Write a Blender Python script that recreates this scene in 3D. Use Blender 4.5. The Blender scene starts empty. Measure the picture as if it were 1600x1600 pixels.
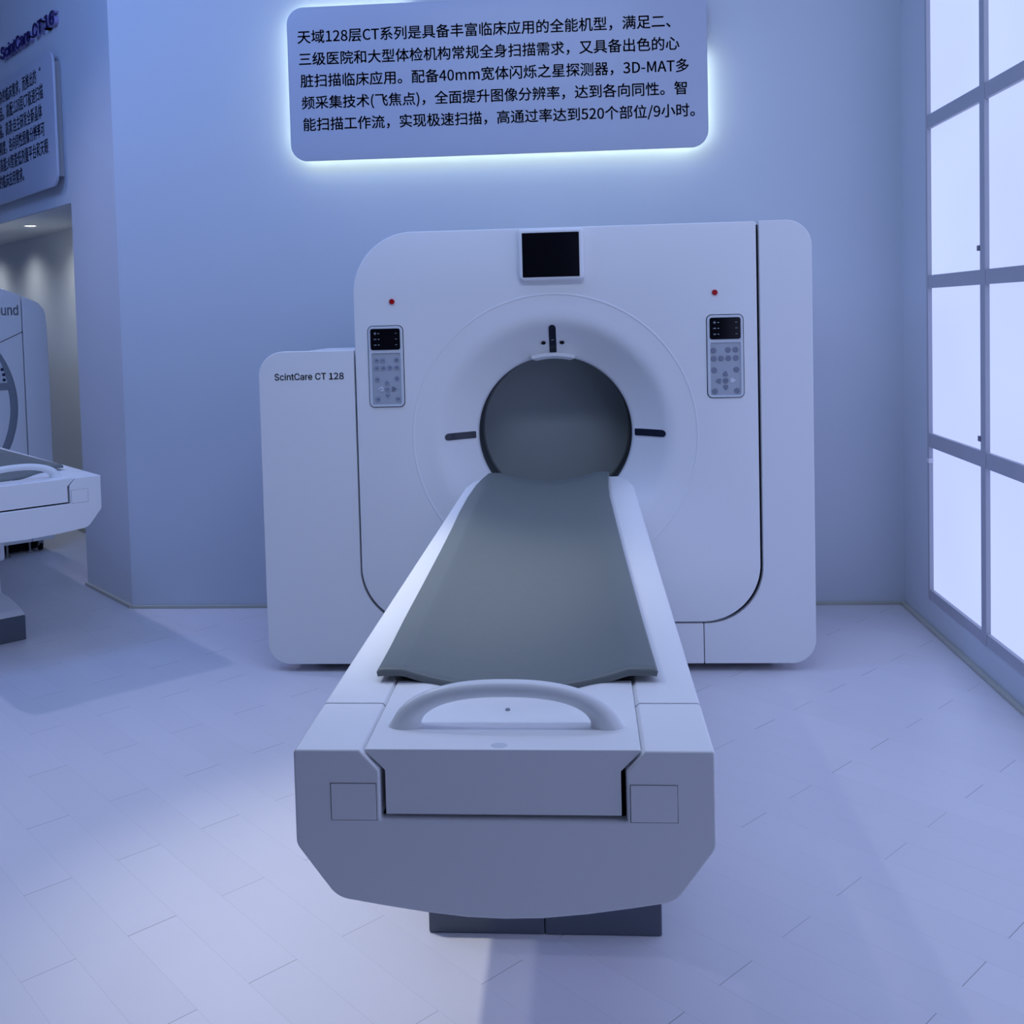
import bpy, bmesh, math
from mathutils import Vector, Matrix

scene = bpy.context.scene
col = scene.collection
PI = math.pi
R2 = math.sqrt(.5)

# ------------------------------------------------------------------ materials
def mat(name, base=(.8, .8, .8), rough=.5, metallic=0., spec=.5, emit=None, strength=0., coat=0.):
    m = bpy.data.materials.new(name)
    m.use_nodes = True
    b = m.node_tree.nodes['Principled BSDF']
    b.inputs['Base Color'].default_value = (*base, 1)
    b.inputs['Roughness'].default_value = rough
    b.inputs['Metallic'].default_value = metallic
    b.inputs['Specular IOR Level'].default_value = spec
    b.inputs['Coat Weight'].default_value = coat
    if emit:
        b.inputs['Emission Color'].default_value = (*emit, 1)
        b.inputs['Emission Strength'].default_value = strength
    return m

def add_noise(m, scale, amount, bump=0., detail=3.):
    """mild procedural mottling of colour (material property) and surface bump"""
    nt = m.node_tree
    b = nt.nodes['Principled BSDF']
    tc = nt.nodes.new('ShaderNodeTexCoord')
    n = nt.nodes.new('ShaderNodeTexNoise')
    n.inputs['Scale'].default_value = scale
    n.inputs['Detail'].default_value = detail
    nt.links.new(tc.outputs['Object'], n.inputs['Vector'])
    c = b.inputs['Base Color'].default_value[:]
    mix = nt.nodes.new('ShaderNodeMix')
    mix.data_type = 'RGBA'
    mix.inputs[6].default_value = (*[v * (1 - amount) for v in c[:3]], 1)
    mix.inputs[7].default_value = (*[min(1, v * (1 + amount)) for v in c[:3]], 1)
    nt.links.new(n.outputs['Fac'], mix.inputs[0])
    nt.links.new(mix.outputs[2], b.inputs['Base Color'])
    if bump:
        bp = nt.nodes.new('ShaderNodeBump')
        bp.inputs['Strength'].default_value = bump
        bp.inputs['Distance'].default_value = .001
        nt.links.new(n.outputs['Fac'], bp.inputs['Height'])
        nt.links.new(bp.outputs['Normal'], b.inputs['Normal'])
    return m

M = {}
M['wall'] = add_noise(mat('wall_paint', (.57, .62, .70), .62, spec=.25), 2.5, .02, .05)
M['niche'] = add_noise(mat('niche_paint', (.66, .68, .70), .6, spec=.2), 2.5, .03, .05)
M['ceiling'] = mat('ceiling_paint', (.7, .7, .72), .8)
M['skirting'] = mat('skirting_strip', (.46, .47, .42), .5)
M['white'] = add_noise(mat('white_moulded_plastic', (.82, .83, .85), .38, spec=.4), 180, .012, .04)
M['white2'] = add_noise(mat('white_gloss_plastic', (.80, .81, .84), .30, spec=.5), 160, .01, .03)
M['handle'] = mat('white_handle_plastic', (.80, .82, .84), .30, spec=.5)
M['warm'] = mat('gap_inner_plastic', (.30, .31, .33), .6)
M['dark'] = mat('dark_gap', (.012, .013, .018), .8, spec=.1)
M['black'] = mat('black_glass', (.003, .003, .006), .25, spec=.25)
M['pad'] = add_noise(mat('grey_vinyl_mattress', (.150, .172, .172), .42, spec=.35), 40, .04, .06)
M['padedge'] = mat('grey_vinyl_edge', (.11, .125, .135), .45, spec=.35)
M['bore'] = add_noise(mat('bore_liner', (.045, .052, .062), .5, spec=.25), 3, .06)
M['borecover'] = add_noise(mat('bore_end_cover', (.30, .335, .34), .6, spec=.2), 1.5, .10)
M['plinth'] = mat('dark_plinth', (.10, .12, .16), .45)
M['keypad'] = mat('keypad_grey', (.40, .44, .50), .5)
M['bezel'] = mat('panel_bezel', (.62, .66, .72), .4)
M['button'] = mat('grey_button', (.20, .22, .29), .5)
M['button_ring'] = mat('outlined_button', (.30, .33, .42), .5)
M['glyph'] = mat('button_glyph', (.13, .14, .20), .5)
M['icon'] = mat('screen_icon', (.28, .31, .34), .4)
M['red'] = mat('red_indicator', (.42, .005, .012), .3)
M['slot'] = mat('laser_window', (.010, .014, .030), .12, spec=.5)
M['slotedge'] = mat('laser_window_inner', (.05, .06, .09), .2)
M['greytext'] = mat('grey_lettering', (.36, .38, .43), .5)
M['inktext'] = mat('black_blue_ink', (.006, .006, .03), .5, spec=.2)
M['signboard'] = mat('sign_board', (.44, .48, .60), .35, spec=.4)
M['signbox'] = mat('sign_box_side', (.30, .32, .36), .5)
M['letter'] = mat('navy_letter', (.012, .008, .16), .35)
M['letterside'] = mat('letter_return', (.30, .27, .50), .4)
M['led'] = mat('led_strip', (.8, .8, .8), .5, emit=(.86, 1.0, .84), strength=9.)
M['frame'] = mat('window_bar_paint', (.42, .43, .50), .5)
M['framelight'] = mat('window_clip', (.7, .7, .75), .4)
M['clip'] = mat('window_clip_grey', (.18, .18, .24), .5)
M['lamp'] = mat('downlight_lens', (.9, .9, .9), .3, emit=(1, .97, .9), strength=14.)
M['ringgrey'] = mat('grey_ring_plastic', (.24, .27, .32), .4)
M['navybutton'] = mat('navy_button', (.01, .015, .06), .4)
M['metal'] = mat('caster_metal', (.3, .3, .32), .35, metallic=.8)

# backlit window film: even light source, blue tint varied slightly by noise
def window_mat():
    m = mat('backlit_film', (.08, .08, .09), .5)
    nt = m.node_tree
    b = nt.nodes['Principled BSDF']
    tc = nt.nodes.new('ShaderNodeTexCoord')
    n = nt.nodes.new('ShaderNodeTexNoise')
    n.inputs['Scale'].default_value = 1.1
    n.inputs['Detail'].default_value = 1.
    nt.links.new(tc.outputs['Object'], n.inputs['Vector'])
    r = nt.nodes.new('ShaderNodeValToRGB')
    r.color_ramp.elements[0].position = .35
    r.color_ramp.elements[0].color = (.48, .56, 1.0, 1)
    r.color_ramp.elements[1].position = .68
    r.color_ramp.elements[1].color = (.51, .61, 1.0, 1)
    nt.links.new(n.outputs['Fac'], r.inputs['Fac'])
    nt.links.new(r.outputs['Color'], b.inputs['Emission Color'])
    b.inputs['Emission Strength'].default_value = WIN
    return m
WIN = 1.15
M['window'] = window_mat()

# laminate planks, laid on the diagonal, half-bond, 125 x 755 mm
def floor_mat():
    m = mat('white_laminate', (.74, .735, .80), .33, spec=.38)
    nt = m.node_tree
    N, L = nt.nodes, nt.links
    b = N['Principled BSDF']
    tc = N.new('ShaderNodeTexCoord')
    sep = N.new('ShaderNodeSeparateXYZ')
    L.new(tc.outputs['Object'], sep.inputs[0])
    def op(o, a, bb=None, c=None):
        n = N.new('ShaderNodeMath')
        n.operation = o
        for i, v in enumerate((a, bb, c)):
            if v is None:
                continue
            if isinstance(v, (int, float)):
                n.inputs[i].default_value = v
            else:
                L.new(v, n.inputs[i])
        return n.outputs[0]
    th = math.radians(46.5)
    W, LEN, PU, PV = .1255, .755, .1395, .3038
    x, y = sep.outputs[0], sep.outputs[1]
    u = op('ADD', op('MULTIPLY', x, math.cos(th)), op('MULTIPLY', y, math.sin(th)))
    v = op('ADD', op('MULTIPLY', x, -math.sin(th)), op('MULTIPLY', y, math.cos(th)))
    U = op('ADD', op('DIVIDE', u, W), -PU + .5)
    row = op('FLOOR', U)
    fu = op('SUBTRACT', U, row)
    V = op('ADD', op('SUBTRACT', op('DIVIDE', v, LEN), op('MULTIPLY', row, .5)), -PV + 20)
    plank = op('FLOOR', V)
    fv = op('SUBTRACT', V, plank)
    du = op('MULTIPLY', op('SUBTRACT', .5, op('ABSOLUTE', op('SUBTRACT', fu, .5))), W)
    dv = op('MULTIPLY', op('SUBTRACT', .5, op('ABSOLUTE', op('SUBTRACT', fv, .5))), LEN)
    # per plank random
    wn = N.new('ShaderNodeTexWhiteNoise')
    wn.noise_dimensions = '2D'
    cb = N.new('ShaderNodeCombineXYZ')
    L.new(row, cb.inputs[0]); L.new(plank, cb.inputs[1])
    L.new(cb.outputs[0], wn.inputs['Vector'])
    jl = op('LESS_THAN', du, .00050)
    strength_v = op('MULTIPLY', op('LESS_THAN', dv, .0011), op('ADD', .35, op('MULTIPLY', wn.outputs['Value'], .65)))
    ns = N.new('ShaderNodeTexNoise')
    ns.inputs['Scale'].default_value = 1.3
    L.new(tc.outputs['Object'], ns.inputs['Vector'])
    gap = op('MAXIMUM', op('MULTIPLY', jl, op('MULTIPLY', ns.outputs['Fac'], .42)), op('MULTIPLY', strength_v, .85))
    n2 = N.new('ShaderNodeTexNoise')
    n2.inputs['Scale'].default_value = 9
    n2.inputs['Detail'].default_value = 5
    L.new(tc.outputs['Object'], n2.inputs['Vector'])
    tone = op('ADD', .965, op('ADD', op('MULTIPLY', wn.outputs['Value'], .03), op('MULTIPLY', n2.outputs['Fac'], .03)))
    mul = N.new('ShaderNodeMix'); mul.data_type = 'RGBA'; mul.blend_type = 'MULTIPLY'
    mul.inputs[0].default_value = 1
    mul.inputs[6].default_value = (.68, .675, .74, 1)
    cc = N.new('ShaderNodeCombineColor')
    for i in range(3):
        L.new(tone, cc.inputs[i])
    L.new(cc.outputs[0], mul.inputs[7])
    mix = N.new('ShaderNodeMix'); mix.data_type = 'RGBA'
    L.new(gap, mix.inputs[0])
    L.new(mul.outputs[2], mix.inputs[6])
    mix.inputs[7].default_value = (.10, .09, .12, 1)
    L.new(mix.outputs[2], b.inputs['Base Color'])
    rr = op('ADD', .30, op('MULTIPLY', n2.outputs['Fac'], .12))
    L.new(rr, b.inputs['Roughness'])
    bp = N.new('ShaderNodeBump')
    bp.inputs['Strength'].default_value = .10
    bp.inputs['Distance'].default_value = .002
    L.new(n2.outputs['Fac'], bp.inputs['Height'])
    L.new(bp.outputs['Normal'], b.inputs['Normal'])
    return m
M['floor'] = floor_mat()

# ------------------------------------------------------------------ helpers
def link(name, me, m=None, parent=None, loc=(0, 0, 0), smooth=None):
    o = bpy.data.objects.new(name, me)
    col.objects.link(o)
    if m and me:
        me.materials.clear()
        me.materials.append(m)
    if smooth is not None and me:
        me.polygons.foreach_set('use_smooth', [True] * len(me.polygons))
        me.set_sharp_from_angle(angle=math.radians(smooth))
    o.location = loc
    if parent:
        o.parent = parent
    return o

def empty(name, loc, rz=0, label=None, cat=None, group=None):
    o = bpy.data.objects.new(name, None)
    col.objects.link(o)
    o.empty_display_size = .2
    o.location = loc
    o.rotation_euler = (0, 0, rz)
    if label: o['label'] = label
    if cat: o['category'] = cat
    if group: o['group'] = group
    return o

def bm_obj(name, bm, m, parent=None, smooth=None, loc=(0, 0, 0)):
    bmesh.ops.recalc_face_normals(bm, faces=bm.faces)
    me = bpy.data.meshes.new(name)
    bm.to_mesh(me)
    bm.free()
    return link(name, me, m, parent, loc, smooth)

def bevel(o, w, seg=3, ang=30):
    md = o.modifiers.new('bevel', 'BEVEL')
    md.width = w
    md.segments = seg
    md.limit_method = 'ANGLE'
    md.angle_limit = math.radians(ang)
    md.harden_normals = True
    o.data.polygons.foreach_set('use_smooth', [True] * len(o.data.polygons))
    o.data.set_sharp_from_angle(angle=math.radians(60))
    return o

def box(name, a, b, m, parent=None, bw=0, loc=(0, 0, 0)):
    bm = bmesh.new()
    bmesh.ops.create_cube(bm, size=1)
    for v in bm.verts:
        v.co = Vector([a[i] + (v.co[i] + .5) * (b[i] - a[i]) for i in range(3)])
    o = bm_obj(name, bm, m, parent, loc=loc)
    if bw:
        bevel(o, bw)
    return o

def rpoly(pts, n=10):
    """pts: (x, y, r) -> polyline with rounded corners"""
    out = []
    k = len(pts)
    for i in range(k):
        p = Vector(pts[i][:2]); r = pts[i][2]
        a = Vector(pts[i - 1][:2]); b = Vector(pts[(i + 1) % k][:2])
        if r <= 0:
            out.append((p.x, p.y)); continue
        da = (a - p).normalized(); db = (b - p).normalized()
        ang = da.angle(db)
        t = r / math.tan(ang / 2)
        t = min(t, .499 * (a - p).length, .499 * (b - p).length) if t > .499 * min((a-p).length, (b-p).length) and False else t
        r2 = t * math.tan(ang / 2)
        c = p + (da + db).normalized() * (r2 / math.sin(ang / 2))
        s = p + da * t; e = p + db * t
        a0 = math.atan2(s.y - c.y, s.x - c.x); a1 = math.atan2(e.y - c.y, e.x - c.x)
        d = a1 - a0
        while d > PI: d -= 2 * PI
        while d < -PI: d += 2 * PI
        for j in range(n + 1):
            t_ = a0 + d * j / n
            out.append((c.x + r2 * math.cos(t_), c.y + r2 * math.sin(t_)))
    return out

def circle(cx, cz, r, n=128):
    return [(cx + r * math.cos(2 * PI * i / n), cz + r * math.sin(2 * PI * i / n)) for i in range(n)]

def eval_mesh(o):
    dg = bpy.context.evaluated_depsgraph_get()
    dg.update()
    me = bpy.data.meshes.new_from_object(o.evaluated_get(dg))
    return me

def plate(name, loops, y0, y1, m, parent=None, b=.003, seg=3, loc=(0, 0, 0)):
    """flat plate in the XZ plane from y0 (front) to y1 (back), rounded edges, loops may hold holes"""
    cu = bpy.data.curves.new('tmp', 'CURVE')
    cu.dimensions = '2D'
    cu.fill_mode = 'BOTH'
    for lp in loops:
        sp = cu.splines.new('POLY')
        sp.points.add(len(lp) - 1)
        for p, q in zip(sp.points, lp):
            p.co = (q[0], q[1], 0, 1)
        sp.use_cyclic_u = True
    h = (y1 - y0) / 2
    cu.extrude = h - b
    cu.bevel_depth = b
    cu.bevel_resolution = seg
    cu.offset = -b
    o = bpy.data.objects.new('tmp', cu)
    col.objects.link(o)
    me = eval_mesh(o)
    bpy.data.objects.remove(o)
    for v in me.vertices:
        x, y, z = v.co
        v.co = (x, (y0 + y1) / 2 - z, y)
    me.name = name
    bm = bmesh.new(); bm.from_mesh(me)
    bmesh.ops.remove_doubles(bm, verts=bm.verts, dist=1e-5)
    bmesh.ops.recalc_face_normals(bm, faces=bm.faces)
    bm.to_mesh(me); bm.free()
    return link(name, me, m, parent, loc, 35)

import os
def font(fn):
    # typefaces that come with Blender itself
    try:
        p = os.path.join(bpy.utils.system_resource('DATAFILES'), 'fonts', fn)
        return bpy.data.fonts.load(p) if os.path.exists(p) else None
    except Exception:
        return None
F_SANS, F_CJK = font('Inter.woff2'), font('Noto Sans CJK Regular.woff2')
DIG = F_CJK
def text_mesh(s, extrude=.001, bold=0., align='LEFT'):
    cu = bpy.data.curves.new('tmp', 'FONT')
    cu.body = s
    ft = F_CJK if any(ord(c) > 0x2000 for c in s) or s.isdigit() else F_SANS
    if ft: cu.font = ft
    cu.size = 1
    cu.extrude = 0
    cu.offset = bold
    cu.align_x = align
    cu.resolution_u = 3
    o = bpy.data.objects.new('tmp', cu)
    col.objects.link(o)
    me = eval_mesh(o)
    bpy.data.objects.remove(o)
    return me

def text(name, s, x0, x1, z0, size, y, m, parent, depth=.0015, bold=0., fat=0.):
    """lettering on a plane facing -Y: fitted between x0 and x1, baseline z0, em = size"""
    me = text_mesh(s, bold=bold)
    xs = [v.co.x for v in me.vertices]
    a, b = min(xs), max(xs)
    k = (x1 - x0) / (b - a)
    ys = [v.co.y for v in me.vertices]
    size = k if not size else size / (max(ys) - min(ys))
    for v in me.vertices:
        X, Y, Z = v.co
        v.co = (x0 + (X - a) * k, y, z0 + Y * size)
    bm = bmesh.new(); bm.from_mesh(me)
    bmesh.ops.recalc_face_normals(bm, faces=bm.faces)
    for f in bm.faces:
        if f.normal.y > 0: f.normal_flip()
    if fat:
        # heavier stroke: the outline laid down four times, a hair apart
        base = bm.faces[:]
        for dx, dz in ((fat, fat), (-fat, fat), (fat, -fat), (-fat, -fat)):
            d_ = bmesh.ops.duplicate(bm, geom=base)
            bmesh.ops.translate(bm, verts=[g for g in d_['geom'] if isinstance(g, bmesh.types.BMVert)], vec=(dx, 0, dz))
    r = bmesh.ops.extrude_face_region(bm, geom=bm.faces[:])
    vs = [g for g in r['geom'] if isinstance(g, bmesh.types.BMVert)]
    bmesh.ops.translate(bm, verts=vs, vec=(0, -depth, 0))
    bmesh.ops.recalc_face_normals(bm, faces=bm.faces)
    bm.to_mesh(me); bm.free()
    me.name = name
    return link(name, me, m, parent)

def loft(name, sections, m, parent=None, cap=True, closed=True, smooth=None):
    bm = bmesh.new()
    rings = [[bm.verts.new(p) for p in s] for s in sections]
    n = len(rings[0])
    for a, b in zip(rings, rings[1:]):
        for i in range(n if closed else n - 1):
            j = (i + 1) % n
            bm.faces.new((a[i], a[j], b[j], b[i]))
    if cap:
        bm.faces.new(rings[0]); bm.faces.new(list(reversed(rings[-1])))
    return bm_obj(name, bm, m, parent, smooth)

def tube(name, path, radii, m, parent=None, n=20, up=Vector((0, 1, 0))):
    """path of points in space; radii = (in-plane, along up)"""
    path = [Vector(p) for p in path]
    secs = []
    for i, p in enumerate(path):
        t = (path[min(i + 1, len(path) - 1)] - path[max(i - 1, 0)]).normalized()
        s = t.cross(up).normalized()
        u = s.cross(t).normalized()
        ra, rb = radii[i]
        secs.append([p + s * ra * math.cos(2 * PI * k / n) + u * rb * math.sin(2 * PI * k / n) for k in range(n)])
    return loft(name, secs, m, parent, smooth=60)

def lathe(name, prof, cx, cz, y0, m, parent=None, n=160, smooth=40):
    """profile (radius, depth) revolved about the Y axis through (cx, cz)"""
    bm = bmesh.new()
    rings = []
    for r, d in prof:
        if r < 1e-6:
            rings.append([bm.verts.new((cx, y0 + d, cz))])
        else:
            rings.append([bm.verts.new((cx + r * math.cos(2 * PI * i / n), y0 + d, cz + r * math.sin(2 * PI * i / n))) for i in range(n)])
    for a, b in zip(rings, rings[1:]):
        for i in range(n):
            j = (i + 1) % n
            if len(a) == 1 and len(b) == 1: continue
            if len(b) == 1: bm.faces.new((a[i], a[j], b[0]))
            elif len(a) == 1: bm.faces.new((a[0], b[j], b[i]))
            else: bm.faces.new((a[i], a[j], b[j], b[i]))
    return bm_obj(name, bm, m, parent, smooth)

def disc(name, c, r, m, parent=None, normal=(0, -1, 0), h=.003, n=24, rz=None, dome=0.):
    """low round button; centre of its base at c, rising along normal"""
    bm = bmesh.new()
    nn = Vector(normal).normalized()
    q = nn.to_track_quat('Z', 'Y').to_matrix()
    rx, ry = (r, r) if rz is None else (r, rz)
    rings = []
    for k, (s, t) in enumerate(((1, 0), (1, .7), (.93, 1))):
        rings.append([bm.verts.new(Vector(c) + q @ Vector((rx * s * math.cos(2 * PI * i / n), ry * s * math.sin(2 * PI * i / n), h * t))) for i in range(n)])
    for a, b in zip(rings, rings[1:]):
        for i in range(n):
            j = (i + 1) % n
            bm.faces.new((a[i], a[j], b[j], b[i]))
    bm.faces.new(rings[-1]); bm.faces.new(list(reversed(rings[0])))
    return bm_obj(name, bm, m, parent, 40)

def struct(o):
    o['kind'] = 'structure'
    return o

# ------------------------------------------------------------------ room shell
CEIL = 4.0
YB = 5.285            # back wall
XR = 1.60             # right wall
P0 = Vector((-2.413, YB, 0))
A = Vector((-R2, R2, 0)); Rr = Vector((R2, R2, 0))   # along / behind the diagonal wall

fl = box('floor', (-9, -5, -.05), (XR + .3, 11, 0), M['floor']); struct(fl)
ce = box('ceiling', (-9, -1.2, CEIL), (XR + .3, 11, CEIL + .1), M['ceiling']); struct(ce)
wb = box('wall_back', (P0.x + .0, YB, 0), (XR + .2, YB + .2, CEIL), M['wall']); struct(wb)
# right wall: solid around the window opening
WY1, WY0, WZ0, WZ1 = 4.905, -1.6, .135, 3.80
bm = bmesh.new()
def addbox(bm, a, b):
    r = bmesh.ops.create_cube(bm, size=1)
    for v in r['verts']:
        v.co = Vector([a[i] + (v.co[i] + .5) * (b[i] - a[i]) for i in range(3)])
for a, b in (((XR, WY1, 0), (XR + .2, YB, CEIL)), ((XR, -5, 0), (XR + .2, WY1, WZ0)),
             ((XR, -5, WZ1), (XR + .2, WY1, CEIL)), ((XR, -5, WZ0), (XR + .2, WY0, WZ1))):
    addbox(bm, a, b)
wr = bm_obj('wall_right', bm, M['wall']); struct(wr)

# diagonal wall with the display niche (local X = along wall away from corner, Y = behind, Z up)
SJ, NS, LZ, ND = .68, 4.6, 2.214, .52
bm = bmesh.new()
addbox(bm, (0, 0, 0), (SJ, .9, CEIL))
addbox(bm, (SJ, 0, LZ), (NS, .9, CEIL))
addbox(bm, (NS, 0, 0), (6.2, .9, CEIL))
dw = bm_obj('wall_left', bm, M['wall']); struct(dw)
# map local -> world : X -> A, Y -> Rr   (left-handed pair, so mirror through matrix columns)
for v in dw.data.vertices:
    x, y, z = v.co
    v.co = P0 + A * x + Rr * y + Vector((0, 0, z))
dw.data.flip_normals()
def diag(s, d, z):
    return P0 + A * s + Rr * d + Vector((0, 0, z))
def diag_box(name, a, b, m):
    o = box(name, a, b, m)
    for v in o.data.vertices:
        x, y, z = v.co
        v.co = diag(x, y, z)
    o.data.flip_normals()
    return o
nb = diag_box('wall_niche', (SJ, ND, 0), (NS, .9, LZ), M['niche']); struct(nb)
nc = diag_box('ceiling_niche', (SJ, .004, LZ - .004), (NS, ND, LZ + .0), M['niche']); struct(nc)
# far left side wall of the hall
ws = box('wall_side', (-7.4, -1.2, 0), (-7.2, 10.5, CEIL), M['wall']); struct(ws)

# skirting strips
s = box('baseboard_back', (P0.x, YB - .012, 0), (XR, YB, .016), M['skirting'], bw=.003); struct(s)
s = box('baseboard_right', (XR - .022, -3, 0), (XR, YB - .012, .018), M['skirting'], bw=.004); struct(s)
s = diag_box('baseboard_left', (0, -.016, 0), (SJ, 0, .018), M['skirting']); struct(s)
s = diag_box('baseboard_niche', (SJ, ND - .012, 0), (NS, ND, .03), M['skirting']); struct(s)

# ---- window: grid of backlit panes
win = empty('window_1', (XR, 1.65, WZ0)); win['kind'] = 'structure'
def wloc(o):
    o.location = -Vector((XR, 1.65, WZ0)); return o
zrows = [(.182, .850), (.914, 1.583), (1.642, 2.308), (2.370, 3.036), (3.098, 3.74)]
ycols = []
y = 4.882
while y > WY0 + .5:
    ycols.append((y - .622, y)); y -= .672
bm = bmesh.new()
yl = ycols[-1][0] - .04
# horizontal bars and vertical bars as one welded grid
zb = [WZ0] + [v for r in zrows for v in r] + [WZ1 - .001]
for i in range(0, len(zb), 2):
    addbox(bm, (XR - .004, yl, zb[i]), (XR + .05, WY1, zb[i + 1]))
yb = [WY1]
for a, b in ycols: yb += [b, a]
yb.append(yl)
for i in range(0, len(yb), 2):
    if yb[i] - yb[i + 1] > .001:
        addbox(bm, (XR - .006, yb[i + 1], WZ0), (XR + .05, yb[i], WZ1 - .001))
o = wloc(bm_obj('window_frame', bm, M['frame'], win))
for (a, b) in ycols:
    for (c, d) in zrows:
        p = wloc(box('window_pane', (XR + .012, a - .004, c - .004), (XR + .03, b + .004, d + .004), M['window'], win))
for yy, zz, mm in ((4.272, 1.728, 'clip'), (4.27, .962, 'clip'), (4.888, .785, 'framelight')):
    wloc(box('window_clip', (XR - .010, yy - .012, zz - .010), (XR + .013, yy + .012, zz + .012), M[mm], win, .002))

# ------------------------------------------------------------------ CT gantry beside the window
G = empty('ct_gantry', (-.12, 4.293, 0), 0,
          'large white CT gantry with two keypads and a black screen, under the glowing sign', 'CT scanner')
OFF = Vector((.12, -4.293, 0))
def gp(o):
    o.location = OFF; return o
Y0 = 4.293
X0, X1, Z0, Z1 = -.949, .719, .214, 1.866
CX, CZ = -.12, 1.0
panel = [(X0, Z0, .24), (X1, Z0, .24), (X1, Z1, .012), (X0, Z1, .255)]
gp(plate('front_panel', [rpoly(panel, 24), circle(CX, CZ, .591)], Y0 - .006, Y0 + .03, M['white'], G, .005))
# gasket behind the seams
gas = [(X0 + .012, Z0 - .06, .05), (.80, Z0 - .06, .05), (.80, Z1 - .012, .02), (X0 + .012, Z1 - .012, .25)]
gp(plate('seam_gasket', [rpoly(gas, 20), circle(CX, CZ, .61)], Y0 + .032, Y0 + .045, M['dark'], G, .002))
# covers around the panel
g = .008
xl, xr_, zb_ = X0 - g, X1 + g + .004, Z0 - g
SEAM = .484
left = [(-1.368, .036, .095), (SEAM - .0015, .036, .002), (SEAM - .0015, zb_, .001), (xl, zb_, .236), (xl, 1.378, .004), (-1.368, 1.378, .105)]
right = [(SEAM + .0015, .036, .002), (.943, .036, .10), (.943, 1.868, .105), (xr_, 1.868, .004), (xr_, zb_, .236), (SEAM + .0015, zb_, .001)]
def prism(name, pts, y0, y1, m, parent, b):
    o = loft(name, [[(x, y0, z) for x, z in pts], [(x, y1, z) for x, z in pts]], m, parent)
    return bevel(o, b, 3, 50)
left = [(x, z, 0 if r < .01 else r) for x, z, r in left]
right = [(x, z, 0 if r < .01 else r) for x, z, r in right]
gp(prism('side_cover', rpoly(left, 20), Y0, Y0 + .05, M['white'], G, .004))
gp(prism('side_cover', rpoly(right, 20), Y0, Y0 + .05, M['white2'], G, .004))
# deep body behind
body = [(X0 + .02, .06, .08), (.930, .06, .09), (.930, 1.855, .10), (X0 + .02, 1.855, .25)]
gp(plate('housing', [rpoly(body, 16), circle(CX, CZ, .485)], Y0 + .052, Y0 + .88, M['white'], G, .01))
cab = [(-1.355, .06, .085), (X0 + .015, .06, .01), (X0 + .015, 1.366, .01), (-1.355, 1.366, .095)]
gp(plate('side_cabinet', [rpoly(cab, 12)], Y0 + .052, Y0 + .80, M['white'], G, .008))
gp(box('plinth', (-1.18, Y0 + .10, 0), (.78, Y0 + .75, .060), M['dark'], G, .004))
# funnel and bore
prof = [(.5955, .0), (.5955, -.0068), (.5945, -.0078), (.5905, -.0078), (.5885, -.006), (.584, -.0052), (.53, -.002), (.505, 0), (.487, .004), (.470, .012), (.454, .024), (.440, .037),
        (.42, .053), (.40, .068), (.38, .083), (.36, .096), (.348, .103), (.339, .108), (.332, .114), (.329, .122), (.329, .15), (.329, .40)]
gp(lathe('bore_funnel', prof[:-1], CX, CZ, Y0, M['white'], G))
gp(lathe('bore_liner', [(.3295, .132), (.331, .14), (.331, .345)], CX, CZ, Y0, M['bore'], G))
gp(lathe('bore_cover', [(.331, .352), (.331, .342), (.322, .338), (.316, .340), (.0, .343)], CX, CZ, Y0, M['borecover'], G))
# small curved lip over the bore
secs = []
for i in range(25):
    t = math.radians(90 + 15.5 - 31 * i / 24)
    fl_ = 1 - abs(i - 12) / 12
    e = .010 * min(1, fl_ * 5 + .15)
    c, s_ = math.cos(t), math.sin(t)
    def P(r, d): return (CX + r * c, Y0 + d, CZ + r * s_)
    secs.append([P(.345, .070), P(.345 + e * .1, .090), P(.334, .125), P(.318 + (.010 - e), .125), P(.320 + (.010 - e), .085), P(.332, .070)])
gp(loft('bore_lip', secs, M['white2'], G, smooth=50))
# laser windows that follow the funnel surface
def depth_at(r):
    pr = sorted((p for p in prof if p[1] < .2), key=lambda p: p[0])
    for (r0, d0), (r1, d1) in zip(pr, pr[1:]):
        if r0 <= r <= r1 and r1 > r0:
            return d0 + (d1 - d0) * (r - r0) / (r1 - r0)
    return 0
def on_cone(name, ang, ra, rb, w, m, parent, lift=.001, thick=.004, shift=0):
    """rounded bar between radii ra and rb, lying on the funnel"""
    er = Vector((math.cos(ang), 0, math.sin(ang)))
    et = Vector((-math.sin(ang), 0, math.cos(ang)))
    n = 26
    top, bot = [], []
    hw = w / 2
    secs = []
    for k in range(n + 1):
        t = .5 - .5 * math.cos(PI * k / n)
        r = ra + (rb - ra) * t
        e = 1.0
        if r > rb - hw: e = math.sqrt(max(0, 1 - ((r - (rb - hw)) / hw) ** 2))
        if r < ra + hw * .35: e = .75 + .25 * math.sqrt(max(0, 1 - ((ra + hw * .35 - r) / (hw * .35)) ** 2))
        e = max(e, .05)
        half = hw * e
        ring = []
        for sg, ft in ((-1, 1), (1, 1), (1, 0), (-1, 0)):
            x = sg * half + shift
            rr_ = math.hypot(r, x)
            # forward (towards the room) by lift
            d = depth_at(rr_) - (lift if ft else lift - thick)
            ring.append(Vector((CX, Y0 + d, CZ)) + er * r + et * x)
        secs.append(ring)
    return gp(loft(name, secs, m, parent, smooth=30))
for ang, ra, rb in ((PI / 2, .345, .464), (PI, .338, .462), (0, .338, .462)):
    on_cone('laser_window', ang, ra, rb, .030, M['slot'], G, .0030)
    on_cone('slot_frame', ang, ra - .003, rb + .003, .037, M['white2'], G, .0016)
on_cone('laser_mark', PI / 2, .398, .402, .014, M['icon'], G, .0040)
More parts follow.
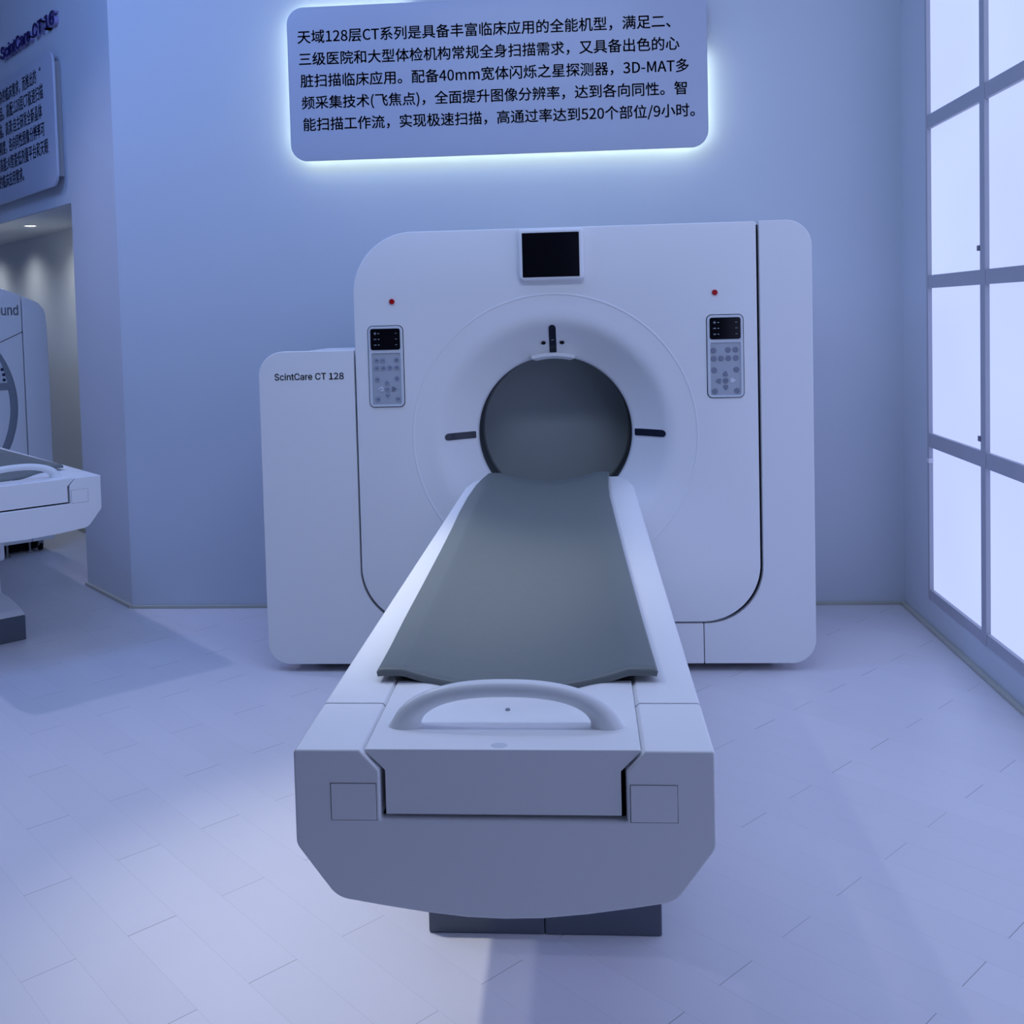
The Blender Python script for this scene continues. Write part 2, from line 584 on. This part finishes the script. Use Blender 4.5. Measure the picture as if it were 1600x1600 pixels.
for sh in (-.039, .039):
    o = disc('sensor', (CX + sh, Y0 + .0725, CZ + .388), .010, M['dark'], G, (0, -.80, -.59), .004, 20, .008)
    gp(o)
# overhead monitor
mx0, mx1, mz0, mz1 = -.250, .018, 1.648, 1.862
mon = gp(plate('monitor_housing', [rpoly([(mx0, mz0, .02), (mx1, mz0, .02), (mx1, mz1, .02), (mx0, mz1, .02)], 8)], Y0 - .034, Y0 + .0, M['white2'], G, .012, 4))
gp(plate('monitor_screen', [rpoly([(-.234, 1.661, .003), (-.0, 1.661, .003), (-.0, 1.843, .003), (-.234, 1.843, .003)], 4)], Y0 - .036, Y0 - .030, M['black'], G, .001))
# red indicators
for x, z in ((-.786, 1.577), (.549, 1.580)):
    gp(disc('indicator_light', (x, Y0 - .006, z), .0115, M['red'], G, (0, -1, 0), .006, 24))
# keypads
KEYL = [(213, 905), (293, 905), (467, 903), (213, 1003), (297, 1003), (380, 1000), (467, 1000), (215, 1148), (467, 1140),
        (342, 1190), (258, 1272), (342, 1272), (425, 1270), (345, 1352), (217, 1400), (473, 1398)]
KEYR = [(205, 888), (383, 885), (475, 883), (208, 988), (297, 988), (386, 986), (478, 985), (210, 1133), (482, 1130),
        (347, 1178), (262, 1267), (349, 1265), (435, 1265), (349, 1348), (215, 1395), (486, 1392)]
def keypad(cx, cz, keys, kc, bmat, skew):
    k = empty('control_panel', (0, 0, 0)); k.parent = G; k.location = OFF
    W, H = .076, .172
    S = 1 / (8 * 377.)
    def rr(x0, z0, x1, z1, r): return rpoly([(cx + x0, cz + z0, r), (cx + x1, cz + z0, r), (cx + x1, cz + z1, r), (cx + x0, cz + z1, r)], 6)
    F = Y0 - .006
    plate('panel_seam', [rr(-W, -H, W, H, .022)], F - .0008, F + .004, M['dark'], k, .0004)
    plate('bezel', [rr(-W + .003, -H + .003, W - .003, H - .003, .020), rr(-.061, -H + .012, .061, .056, .006)], F - .006, F + .004, M['bezel'], k, .002)
    plate('key_field', [rr(-.063, -H + .010, .063, .058, .006)], F - .0022, F + .002, M['keypad'], k, .0005)
    plate('display', [rr(-.0625, .070, .0625, .159, .009)], F - .0085, F - .004, M['black'], k, .001)
    for i, zz in enumerate((.139, .115, .091)):
        for x0, x1, h in ((-.049, -.036, .0012), (-.0445, -.0405, .0055 if i < 1 else .003), (-.031, -.024, .0016), (.041, .050, .0010)):
            box('display_mark', (cx + x0, F - .0089, cz + zz - h), (cx + x1, F - .0084, cz + zz + h), M['icon'], k)
    for i, (px, py) in enumerate(keys):
        dx = (px - kc[0]) * S; dz = -(py - kc[1]) * S
        c = (cx + dx, F - .0022, cz + dz)
        if 9 <= i <= 13 and i != 11:
            ang = {9: PI / 2, 10: PI, 12: 0, 13: -PI / 2}[i]
            pts = [(-.010, -.009), (0, -.0105), (.004, -.0075), (.0125, 0), (.004, .0075), (0, .0105), (-.010, .009)]
            lp = [(c[0] + a * math.cos(ang) - b * math.sin(ang), c[2] + a * math.sin(ang) + b * math.cos(ang)) for a, b in pts]
            mm = bmat
            if (bmat is M['button_ring'] and i == 12): mm = M['button']
            if (bmat is M['button_ring'] and i == 10) or (bmat is M['button'] and i == 12): mm = M['bezel']
            b_ = plate('button', [lp], F - .0045, F - .001, mm, k, .0008)
        else:
            b_ = disc('button', c, .0115, bmat, k, (0, -1, 0), .0025, 20)
        if i == 11 or bmat is M['button_ring']:
            box('button_mark', (c[0] - .006, F - .0052, c[2] - .0012), (c[0] + .006, F - .0040, c[2] + .0012), M['glyph'], b_)
            if bmat is M['button_ring'] and i not in (1, 9, 10, 11, 12, 13):
                box('button_mark', (c[0] + .001, F - .0052, c[2] - .005), (c[0] + .0035, F - .0040, c[2] + .004), M['glyph'], b_)
    return k
keypad(-.818, 1.306, KEYL, (333, 985), M['button_ring'], 0)
keypad(.588, 1.318, KEYR, (350, 962), M['button'], 0)
text('lettering', 'ScintCare CT', -1.298, -1.078, 1.257, .0285, Y0, M['greytext'], G, .0012, 0, .0005).location = OFF
text('lettering', '128', -1.064, -1.002, 1.257, .0275, Y0, M['greytext'], G, .0012, 0, .0007).location = OFF

# ------------------------------------------------------------------ patient table
def make_table(name, origin, rz, label, plinth, group=None, lift=(0, 0, 0), cut=0.):
    T = empty(name, origin, rz, label, 'patient table', group)
    # outer hull, right half downwards, then bottom arc
    hull = [(.331, .830, .006), (.331, .676 + lift[0] * .3, .03), (.268, .590 + lift[0], .045)]
    bot = [(.20, .5785 + lift[1] * .6), (.13, .568 + lift[1] * .8), (.06, .5605 + lift[1]), (0, .5585 + lift[1])]
    chan = [(-.225, .830, .004), (-.194, .797, .006), (-.194, .717, .004), (.194, .717, .004), (.194, .797, .006), (.225, .830, .004)]
    pts = [(x, z, r) for x, z, r in hull] + [(x, z, 0) for x, z in bot] + [(-x, z, 0) for x, z in bot[:-1][::-1]] + [(-x, z, r) for x, z, r in hull[::-1]] + chan
    sec = rpoly(pts, 5)
    def at(y, f=lambda x, z: (x, z)):
        return [(f(x, z)[0], y, f(x, z)[1]) for x, z in sec]
    bevel(loft('end_cap', [at(0), at(.197)], M['white'], T), .006, 4, 50)
    def narrow(d):
        return lambda x, z: (max(-.331 + d, min(.331 - d, x)), z)
    bevel(loft('table_body', [at(.1995), at(2.47 - cut), at(2.60 - cut, narrow(.020)), at(2.695 - cut, narrow(.05))], M['white'], T), .004, 3, 60)
    # near-black block and sheet added as the gap's shade under the mattress
    box('channel_shade_block', (-.188, .335, .719), (.188, 2.66 - cut, .792), M['dark'], T, .004)
    box('channel_shade_sheet', (-.1935, .02, .7175), (.1935, 2.66 - cut, .719), M['dark'], T)
    # end cover between the rails, dished towards the mattress
    bm = bmesh.new()
    nx, ny = 48, 24
    def ctop(x, yy):
        a = max(0, min(1, (yy - .13) / .18)); a = a * a * (3 - 2 * a)
        b = max(0, min(1, (.175 - abs(x)) / .12)); b = b * b * (3 - 2 * b)
        return .829 - .022 * a * b
    grid = []
    for j in range(ny + 1):
        yy = .006 + .306 * j / ny
        row = []
        for i in range(nx + 1):
            x = -.2175 + .435 * i / nx
            row.append(bm.verts.new((x, yy, ctop(x, yy))))
        grid.append(row)
    for j in range(ny):
        for i in range(nx):
            bm.faces.new((grid[j][i], grid[j][i + 1], grid[j + 1][i + 1], grid[j + 1][i]))
    def side(x, zz):   # cover cross section below top edge
        return x
    low = [(.2175, .826), (.186, .795), (.186, .724), (-.186, .724), (-.186, .795), (-.2175, .826)]
    def ring(yy):
        return [bm.verts.new((x, yy, z)) for x, z in low]
    rf, rb = ring(.006), ring(.312)
    bm.faces.new(list(reversed(grid[0])) + [rf[5]] + rf[4:0:-1] + [rf[0]]) if False else None
    front = grid[0]; back = grid[-1]
    bm.faces.new(front[::-1] + [rf[5], rf[4], rf[3], rf[2], rf[1], rf[0]])
    bm.faces.new(back + [rb[0], rb[1], rb[2], rb[3], rb[4], rb[5]])
    bm.faces.new([grid[j][nx] for j in range(ny + 1)] + [rb[0], rf[0]])
    bm.faces.new([grid[j][0] for j in range(ny, -1, -1)] + [rf[5], rb[5]])
    for i in range(5):
        bm.faces.new((rf[i], rb[i], rb[i + 1], rf[i + 1]))
    o = bm_obj('end_cover', bm, M['white'], T)
    bevel(o, .005, 4, 38)
    # handle
    path, rad = [], []
    n = 40
    for i in range(n + 1):
        t = PI * i / n
        c, s = math.cos(t), math.sin(t)
        x = -.166 * (abs(c) ** .86) * (1 if c > 0 else -1)
        z = .818 + .073 * (s ** .80 if s > 1e-6 else 0)
        path.append((x, .100 + .004 * s, z))
        q = (1 - s) ** 2.2
        rad.append((.0145 + .016 * q, .0145 + .006 * q))
    path[0] = (path[0][0] - .004, path[0][1], .816); path[-1] = (path[-1][0] + .004, path[-1][1], .816)
    tube('handle', path, rad, M['handle'], T, 24, Vector((0, 1, 0)))
    disc('screw_hole', (-.002, .176, .8285 - .0035), .0042, M['ringgrey'], T, (0, 0, 1), .0035)
    disc('release_button', (-.005, .022, .8285), .013, M['bezel'], T, (0, 0, 1), .0013, 32, .0085)
    # square access panels on the end cap
    for sx in (-1, 1):
        x0, x1 = (.200, .272)
        if sx < 0: x0, x1 = -.272, -.200
        p = box('access_panel', (x0, -.0012, .7175), (x1, .004, .776), M['white'], T, .0008)
        box('panel_seam', (x0 - .0008, -.0003, .7167), (x1 + .0008, .003, .7768), M['dark'], p)
    # mattress: table of left/right edges along its length
    L_ = [(.300, -.256, .266), (.45, -.257, .262), (.63, -.261, .257), (.95, -.265, .250), (1.3, -.270, .243), (1.6, -.276, .238), (1.85, -.283, .234),
          (2.10, -.286, .230), (2.36, -.282, .232), (2.52, -.272, .236), (2.655, -.258, .241)]
    L_ = [(yy - cut * max(0, (yy - .3) / 2.355), a, b) for yy, a, b in L_]
    secs = []
    def msec(yy, a, b, dz=0, th=.016):
        fa, fb = a + .052, b - .056
        top, cx_ = [], (fa + fb) / 2
        zt = .858
        K = 22
        for i in range(K + 1):
            x = fa + (fb - fa) * i / K
            q = abs(x - cx_) / ((fb - fa) / 2)
            top.append((x, zt - .034 * (1 - q ** 2.0) - .001))
        line = [(a + .004, zt - .001), (a + .012, zt), (fa - .006, zt)] + top + [(fb + .006, zt), (b - .012, zt), (b - .004, zt - .001)]
        under = [(x, z - th) for x, z in line[::-1]]
        under[0] = (b - .002, under[0][1]); under[-1] = (a + .002, under[-1][1])
        mid_r = [(b, zt - .008)]; mid_l = [(a, zt - .008)]
        full = line + mid_r + under + mid_l
        return [(x, yy, z + (-.0 if dz == 0 else 0) + dz * 0) for x, z in full], len(line)
    first = True
    for yy, a, b in L_:
        s_, nl = msec(yy, a, b)
        if first:
            # rounded nose at the foot end
            for (dy, k) in ((-.0, 1.0), (.002, .6), (.006, .25), (.011, .06)):
                r_ = []
                for idx, (x, y_, z) in enumerate(s_):
                    lower = z
                    if idx < nl:
                        lower = z - .007 * k
                    r_.append((x, yy + dy, lower))
                secs.append(r_)
            s_, nl = msec(yy + .020, a, b)
            secs.append(s_)
            first = False
        else:
            secs.append(s_)
    loft('mattress', secs, M['pad'], T, smooth=14)
    # pedestal
    px0, px1, py0, py1, ch = plinth
    w = (px1 - px0)
    xm = (px0 + px1) / 2
    pl = empty('pedestal', (0, 0, 0)); pl.parent = T
    box('plinth', (px0, py0, 0), (xm - .0006, py1, .118), M['plinth'], pl, .005)
    box('plinth', (xm + .0006, py0, 0), (px1, py1, .118), M['plinth'], pl, .005)
    bm = bmesh.new()
    a = [bm.verts.new(v) for v in ((px0, py0, .119), (px1, py0, .119), (px1, py1, .119), (px0, py1, .119))]
    i1 = ch
    b = [bm.verts.new(v) for v in ((px0 + .01, py0 + .02, .145), (px1 - .01, py0 + .02, .145), (px1 - .01, py1 - .02, .145), (px0 + .01, py1 - .02, .145))]
    c = [bm.verts.new(v) for v in ((px0 + i1, py0 + .16, .185), (px1 - i1, py0 + .16, .185), (px1 - i1, py1 - .16, .185), (px0 + i1, py1 - .16, .185))]
    for u_, v_ in ((a, b), (b, c)):
        for i in range(4):
            bm.faces.new((u_[i], u_[(i + 1) % 4], v_[(i + 1) % 4], v_[i]))
    bm.faces.new(c); bm.faces.new(a[::-1])
    bevel(bm_obj('base_cover', bm, M['white'], pl), .006, 3, 20)
    box('lift_column', (px0 + i1 + .02, py0 + .20, .185), (px1 - i1 - .02, py1 - .20, .40), M['white'], pl, .012)
    box('lift_sleeve', (px0 + i1 - .0, py0 + .18, .36), (px1 - i1 + .0, py1 - .18, .60), M['white'], pl, .015)
    return T
make_table('patient_table', (-.139, 1.58, 0), 0,
           'large white patient table with grey curved mattress, nearest, leading into the gantry in the centre',
           (-.265, .303, .867, 2.60, .09))
c2 = Vector((-2.193, 4.53, 0)) - Rr * .331
make_table('patient_table', c2, math.radians(45),
           'white patient table cut off at the left edge, in front of the niche', (-.12, .130, .53, 2.1, .03), lift=(.010, .026, 0), cut=.30)

# ------------------------------------------------------------------ second gantry in the niche (own local frame, X right, Y back)
G2S = 1.036
G2 = empty('ct_gantry', c2 + A * 2.46, math.radians(45), 'partly visible white CT gantry with grey ring inside the niche at the left edge', 'CT scanner')
def top2(x):
    return 1.872 - .225 * (x / .870) ** 2
EX = .830
BZ = .088
TOP = [(x, top2(x)) for x in [EX - i * (2 * EX / 30) for i in range(31)]]
SX = .722
mainl = [(-SX, BZ), (SX, BZ)] + [(x, top2(x)) for x in [SX - i * (2 * SX / 30) for i in range(31)]]
plate('front_panel', [mainl, circle(0, 1.0, .676)], 0, .03, M['white2'], G2, .003, 2)
for sx in (1, -1):
    lp = [(SX + .006, BZ), (.868, BZ), (.877, .35), (.880, 1.0), (.878, 1.50), (.872, 1.59), (.861, 1.630), (.846, 1.647)] + [(x, top2(x)) for x in (EX, .80, .77, .745, SX + .006)]
    lp = [(p[0] * sx, p[1]) for p in lp]
    if sx < 0: lp = lp[::-1]
    plate('side_cover', [lp], 0, .04, M['white2'], G2, .003, 2)
plate('seam_gasket', [[(SX - .02, .12), (SX + .03, .12), (SX + .03, 1.69), (SX - .02, 1.69)]], .036, .042, M['dark'], G2, .001)
bl = [(-.855, BZ + .01), (.855, BZ + .01), (.86, 1.59)] + [(x, z - .01) for x, z in TOP] + [(-.86, 1.59)]
plate('housing', [bl, circle(0, 1.0, .52)], .048, .78, M['white'], G2, .008, 2)
lathe('ring_trim', [(.674, .03), (.674, .002), (.670, .0), (.634, .0), (.630, .004), (.630, .03)], 0, 1.0, 0, M['ringgrey'], G2)
lathe('bore_funnel', [(.629, .03), (.629, .004), (.622, .003), (.52, .006), (.47, .02), (.41, .07), (.37, .10), (.36, .13), (.36, .6)], 0, 1.0, 0, M['white2'], G2)
plate('panel_seam', [[(.727, 1.478), (.727, 1.483), (.55, 1.400), (.55, 1.395)]], -.0006, .002, M['dark'], G2, .0003)
plate('keypad', [[(.42, 1.150), (.618, 1.150), (.583, 1.283), (.42, 1.283)]], -.003, .004, M['bezel'], G2, .001)
plate('keypad_border', [[(.40, 1.105), (.630, 1.105), (.630, 1.152), (.598, 1.300), (.40, 1.300)]], -.0015, .004, M['ringgrey'], G2, .0005)
for x, z in ((.588, 1.238), (.596, 1.204), (.598, 1.170), (.54, 1.238), (.55, 1.204), (.55, 1.170)):
    disc('button', (x, -.003, z), .0100, M['navybutton'], G2, (0, -1, 0), .003)
text('lettering', 'ound', .562, .703, 1.590, .066, 0, M['greytext'], G2, .0015, 0, .0015)
for x, yy in ((.575, .03), (.74, .12), (-.60, .03), (-.74, .12)):
    disc('foot', (x, yy, 0), .022, M['metal'], G2, (0, 0, 1), .012)
    box('foot_rod', (x - .006, yy - .006, .010), (x + .006, yy + .006, BZ + .03), M['metal'], G2)
for x in (.81, -.81):
    disc('caster_wheel', (x - .01, .13, .028), .028, M['dark'], G2, (1, 0, 0), .022)
    box('caster_fork', (x - .016, .112, .034), (x + .018, .148, BZ + .02), M['metal'], G2)
box('undertray', (-.80, .16, .010), (.80, .72, .12), M['dark'], G2)

# ------------------------------------------------------------------ backlit sign over the gantry
YS = 5.22
K = (YS) / 5.2
def sx_(x): return x * K
def sz_(z): return 1.51 + (z - 1.51) * K
S = empty('wall_sign', (-.40, YB, sz_(2.69)), 0, 'rounded sign board with glowing edge and dark Chinese text, above the large gantry', 'sign')
SO = Vector((.40, -YB, -sz_(2.69)))
def so(o):
    o.location = SO; return o
sx0, sx1, sz0, sz1 = sx_(-1.447), sx_(.649), sz_(2.313), sz_(3.082)
so(plate('sign_panel', [rpoly([(sx0, sz0, .085), (sx1, sz0, .085), (sx1, sz1, .085), (sx0, sz1, .085)], 14)], YS, YS + .012, M['signboard'], S, .002))
full = rpoly([(sx1 - .03, sz1 - .03, .06), (sx0 + .03, sz1 - .03, .06), (sx0 + .03, sz0 + .03, .06), (sx1 - .03, sz0 + .03, .06)], 10)
# LED tape runs from the left part of the top edge round the left, bottom and up most of the right side
path2 = [(sx0 + .62, sz1 - .022)] + [p for p in rpoly([(sx1 - .022, sz1 - .022, .0), (sx0 + .022, sz1 - .022, .065), (sx0 + .022, sz0 + .022, .065), (sx1 - .022, sz0 + .022, .065)], 10)[1:]] + [(sx1 - .022, sz0 + .48)]
secs = [[(x, YS + .018, z), (x, YS + .030, z)] for x, z in path2]
# give the tape real thickness towards the centre of the board
cxs, czs = (sx0 + sx1) / 2, (sz0 + sz1) / 2
def inw(x, z, k=.006):
    dx = max(-1, min(1, (cxs - x) * 9)) if abs(x - cxs) > .9 else 0
    dz = max(-1, min(1, (czs - z) * 9)) if abs(z - czs) > .25 else 0
    l = math.hypot(dx, dz) or 1
    return x + dx / l * k, z + dz / l * k
secs = []
for x, z in path2:
    xi, zi = inw(x, z)
    secs.append([(x, YS + .016, z), (x, YS + .034, z), (xi, YS + .034, zi), (xi, YS + .016, zi)])
so(loft('led_strip', secs, M['led'], S))
so(box('sign_backing', (sx0 + .10, YS + .012, sz0 + .10), (sx1 - .10, YB, sz1 - .10), M['signbox'], S, .004))
LINES = [('天域128层CT系列是具备丰富临床应用的全能机型，满足二、', -1.393, .472, 2.935, 2.935),
         ('三级医院和大型体检机构常规全身扫描需求，又具备出色的心', -1.389, .513, 2.825, 0),
         ('脏扫描临床应用。配备40mm宽体闪烁之星探测器，3D-MAT多', -1.385, .557, 2.716, 0),
         ('频采集技术(飞焦点)，全面提升图像分辨率，达到各向同性。智', -1.382, .546, 2.607, 0),
         ('能扫描工作流，实现极速扫描，高通过率达到520个部位/9小时。', -1.378, .583, 2.498, 0)]
for s_, a, b, z, _ in LINES:
    so(text('text_line', s_, sx_(a), sx_(b), sz_(z) - .028, 0, YS, M['inktext'], S, .001, 0, .0007))

# ------------------------------------------------------------------ sign and raised letters on the diagonal wall
DS = .045
SW = empty('wall_sign', diag(1.6, 0, 2.7), math.radians(-45), 'unlit pale sign board with dark Chinese text on the angled wall above the niche', 'sign')
# local frame of that wall: X' = direction to the right (towards corner) = -A, facing camera = -Y'
def dl(name, s):   # horizontal coordinate, measured to the right from s = 1.6
    return 1.6 - s
plate('sign_panel', [rpoly([(1.6 - 2.84, 2.318 - 2.7, .085), (1.6 - .735, 2.318 - 2.7, .085), (1.6 - .735, 3.088 - 2.7, .085), (1.6 - 2.84, 3.088 - 2.7, .085)], 14)],
      -.052, -.038, M['signboard'], SW, .002)
box('sign_box', (1.6 - 2.80, -.038, 2.372 - 2.7), (1.6 - .765, 0, 3.030 - 2.7), M['signbox'], SW, .003)
for s_, a, b, z in (('杂的临床需求，而推出的', 1.795, 1.033, 2.982), ('“', .975, .948, 2.995), ('品。高配:128层CT极速扫描', 1.80, .923, 2.876), ('描。高清:自主研发全新晶体', 1.835, .955, 2.767),
                    ('精度，各向同性图像分辨率可', 1.845, .925, 2.660), ('高能:AI智能低剂量平台和天眼', 1.845, .870, 2.552), ('的临床应用需求。', 1.87, 1.352, 2.446)):
    text('text_line', s_, 1.6 - a, 1.6 - b, z - .027 - 2.7, .088 if s_ != '“' else .02, -.052, M['inktext'], SW, .001, 0, .0007)
WL = empty('wall_lettering', diag(1.3, 0, 3.25), math.radians(-45), 'raised navy blue letters and digits high on the angled wall, above the unlit sign', 'lettering')
text('letter_return', '-ScintCare CT', 1.3 - 1.872, 1.3 - .965, 3.238 - 3.25, .080, 0, M['letterside'], WL, .026, 0, .0012)
text('letter_return', '16', 1.3 - .915, 1.3 - .745, 3.238 - 3.25, .078, 0, M['letterside'], WL, .026, 0, .0012)
text('letter_face', '16', 1.3 - .915, 1.3 - .745, 3.238 - 3.25, .078, -.0262, M['letter'], WL, .005, 0, .0012)
text('letter_face', '-ScintCare CT', 1.3 - 1.872, 1.3 - .965, 3.238 - 3.25, .080, -.0262, M['letter'], WL, .005, 0, .0012)

# downlight in the niche ceiling
dlp = diag(2.118, .197, LZ - .004)
D = empty('ceiling_downlight', dlp, 0, 'small round lit downlight in the niche ceiling at the left', 'ceiling light')
lathe('trim_ring', [(.047, -.0), (.047, -.004), (.040, -.007), (.036, -.004), (.036, 0)], 0, 0, 0, M['white2'], D)
for o in D.children:
    for v in o.data.vertices:
        x, y, z = v.co
        v.co = (x, z, y)
disc('lens', (0, 0, -.001), .0355, M['lamp'], D, (0, 0, -1), .002, 32)

# ------------------------------------------------------------------ lights
def spot(name, loc, target, watts, color, cone, blend=.5, radius=.06):
    l = bpy.data.lights.new(name, 'SPOT')
    l.energy = watts; l.color = color
    l.spot_size = math.radians(cone); l.spot_blend = blend
    l.shadow_soft_size = radius
    o = bpy.data.objects.new(name, l)
    col.objects.link(o)
    o.location = loc
    o.rotation_euler = (Vector(target) - Vector(loc)).to_track_quat('-Z', 'Y').to_euler()
    return o
def area(name, loc, target, watts, color, sx, sy):
    l = bpy.data.lights.new(name, 'AREA')
    l.shape = 'RECTANGLE'; l.size = sx; l.size_y = sy
    l.energy = watts; l.color = color
    o = bpy.data.objects.new(name, l)
    col.objects.link(o)
    o.location = loc
    o.rotation_euler = (Vector(target) - Vector(loc)).to_track_quat('-Z', 'Y').to_euler()
    return o
for s_, w in ((2.118, 9), (3.15, 9), (4.1, 9)):
    p = diag(s_, .197, LZ - .03)
    spot('niche_spot', p, p + Vector((.02, .02, -1)), w * 1.0, (.90, .97, 1), 150, 1., .05)
# ceiling spots over the large table
spot('white_ceiling_spot', (-1.52, 3.0, 3.92), (-.50, 2.55, 0), 230, (1, .98, .88), 33, 1.0, .05)
spot('soft_ceiling_spot', (-2.04, 3.1, 3.92), (-.75, 2.55, 0), 75, (.86, .92, 1), 66, 1.0, .07)
spot('violet_ceiling_spot', (-2.04, 3.3, 3.92), (.2, 2.3, 0), 12, (.62, .62, 1), 75, .8, .05)
spot('side_ceiling_spot', (-4.6, 5.0, 3.92), (-1.9, 3.9, 0), 115, (.74, .72, 1), 80, .8, .05)
# blue wash fittings
area('blue_wash', (-1.0, 3.6, 3.95), (-1.0, 4.6, 0), 26, (.26, .46, 1), 3.0, .8)
area('blue_wash', (-3.2, 3.4, 3.95), (-3.6, 6.4, 1.6), 54, (.22, .40, 1), 1.6, .8)

area('hall_light', (-.2, 2.0, 3.95), (-.3, 4.3, .6), 45, (.58, .72, 1), 2.4, .5)
w = bpy.data.worlds.new('hall_ambience')
scene.world = w
w.use_nodes = True
bg = w.node_tree.nodes['Background']
bg.inputs['Color'].default_value = (.46, .64, .80, 1)
bg.inputs['Strength'].default_value = .03

# ------------------------------------------------------------------ camera
f, cx, cy, yaw, pitch, roll = 1615.2, 795.3, 566.6, -.07025, .04626, -.02528
fw = Vector((math.sin(yaw) * math.cos(pitch), math.cos(yaw) * math.cos(pitch), -math.sin(pitch)))
rt = Vector((math.cos(yaw), -math.sin(yaw), 0))
up = rt.cross(fw)
rt2 = rt * math.cos(roll) + up * math.sin(roll)
up2 = up * math.cos(roll) - rt * math.sin(roll)
cam = bpy.data.cameras.new('camera')
co = bpy.data.objects.new('camera', cam)
col.objects.link(co)
m3 = Matrix((rt2, up2, -fw)).transposed()
co.matrix_world = Matrix.Translation((0, 0, 1.51)) @ m3.to_4x4()
cam.sensor_fit = 'HORIZONTAL'
cam.sensor_width = 36
cam.lens = f / 1600 * 36
cam.shift_x = (800 - cx) / 1600
cam.shift_y = (cy - 800) / 1600
cam.clip_start = .05
scene.camera = co

vs = scene.view_settings
vs.view_transform = 'Standard'
vs.look = 'None'
vs.gamma = 1
vs.exposure = -.08
vs.use_curve_mapping = False
try:
    scene.cycles.use_denoising = True
    scene.cycles.max_bounces = 8
    scene.cycles.diffuse_bounces = 5
except Exception:
    pass
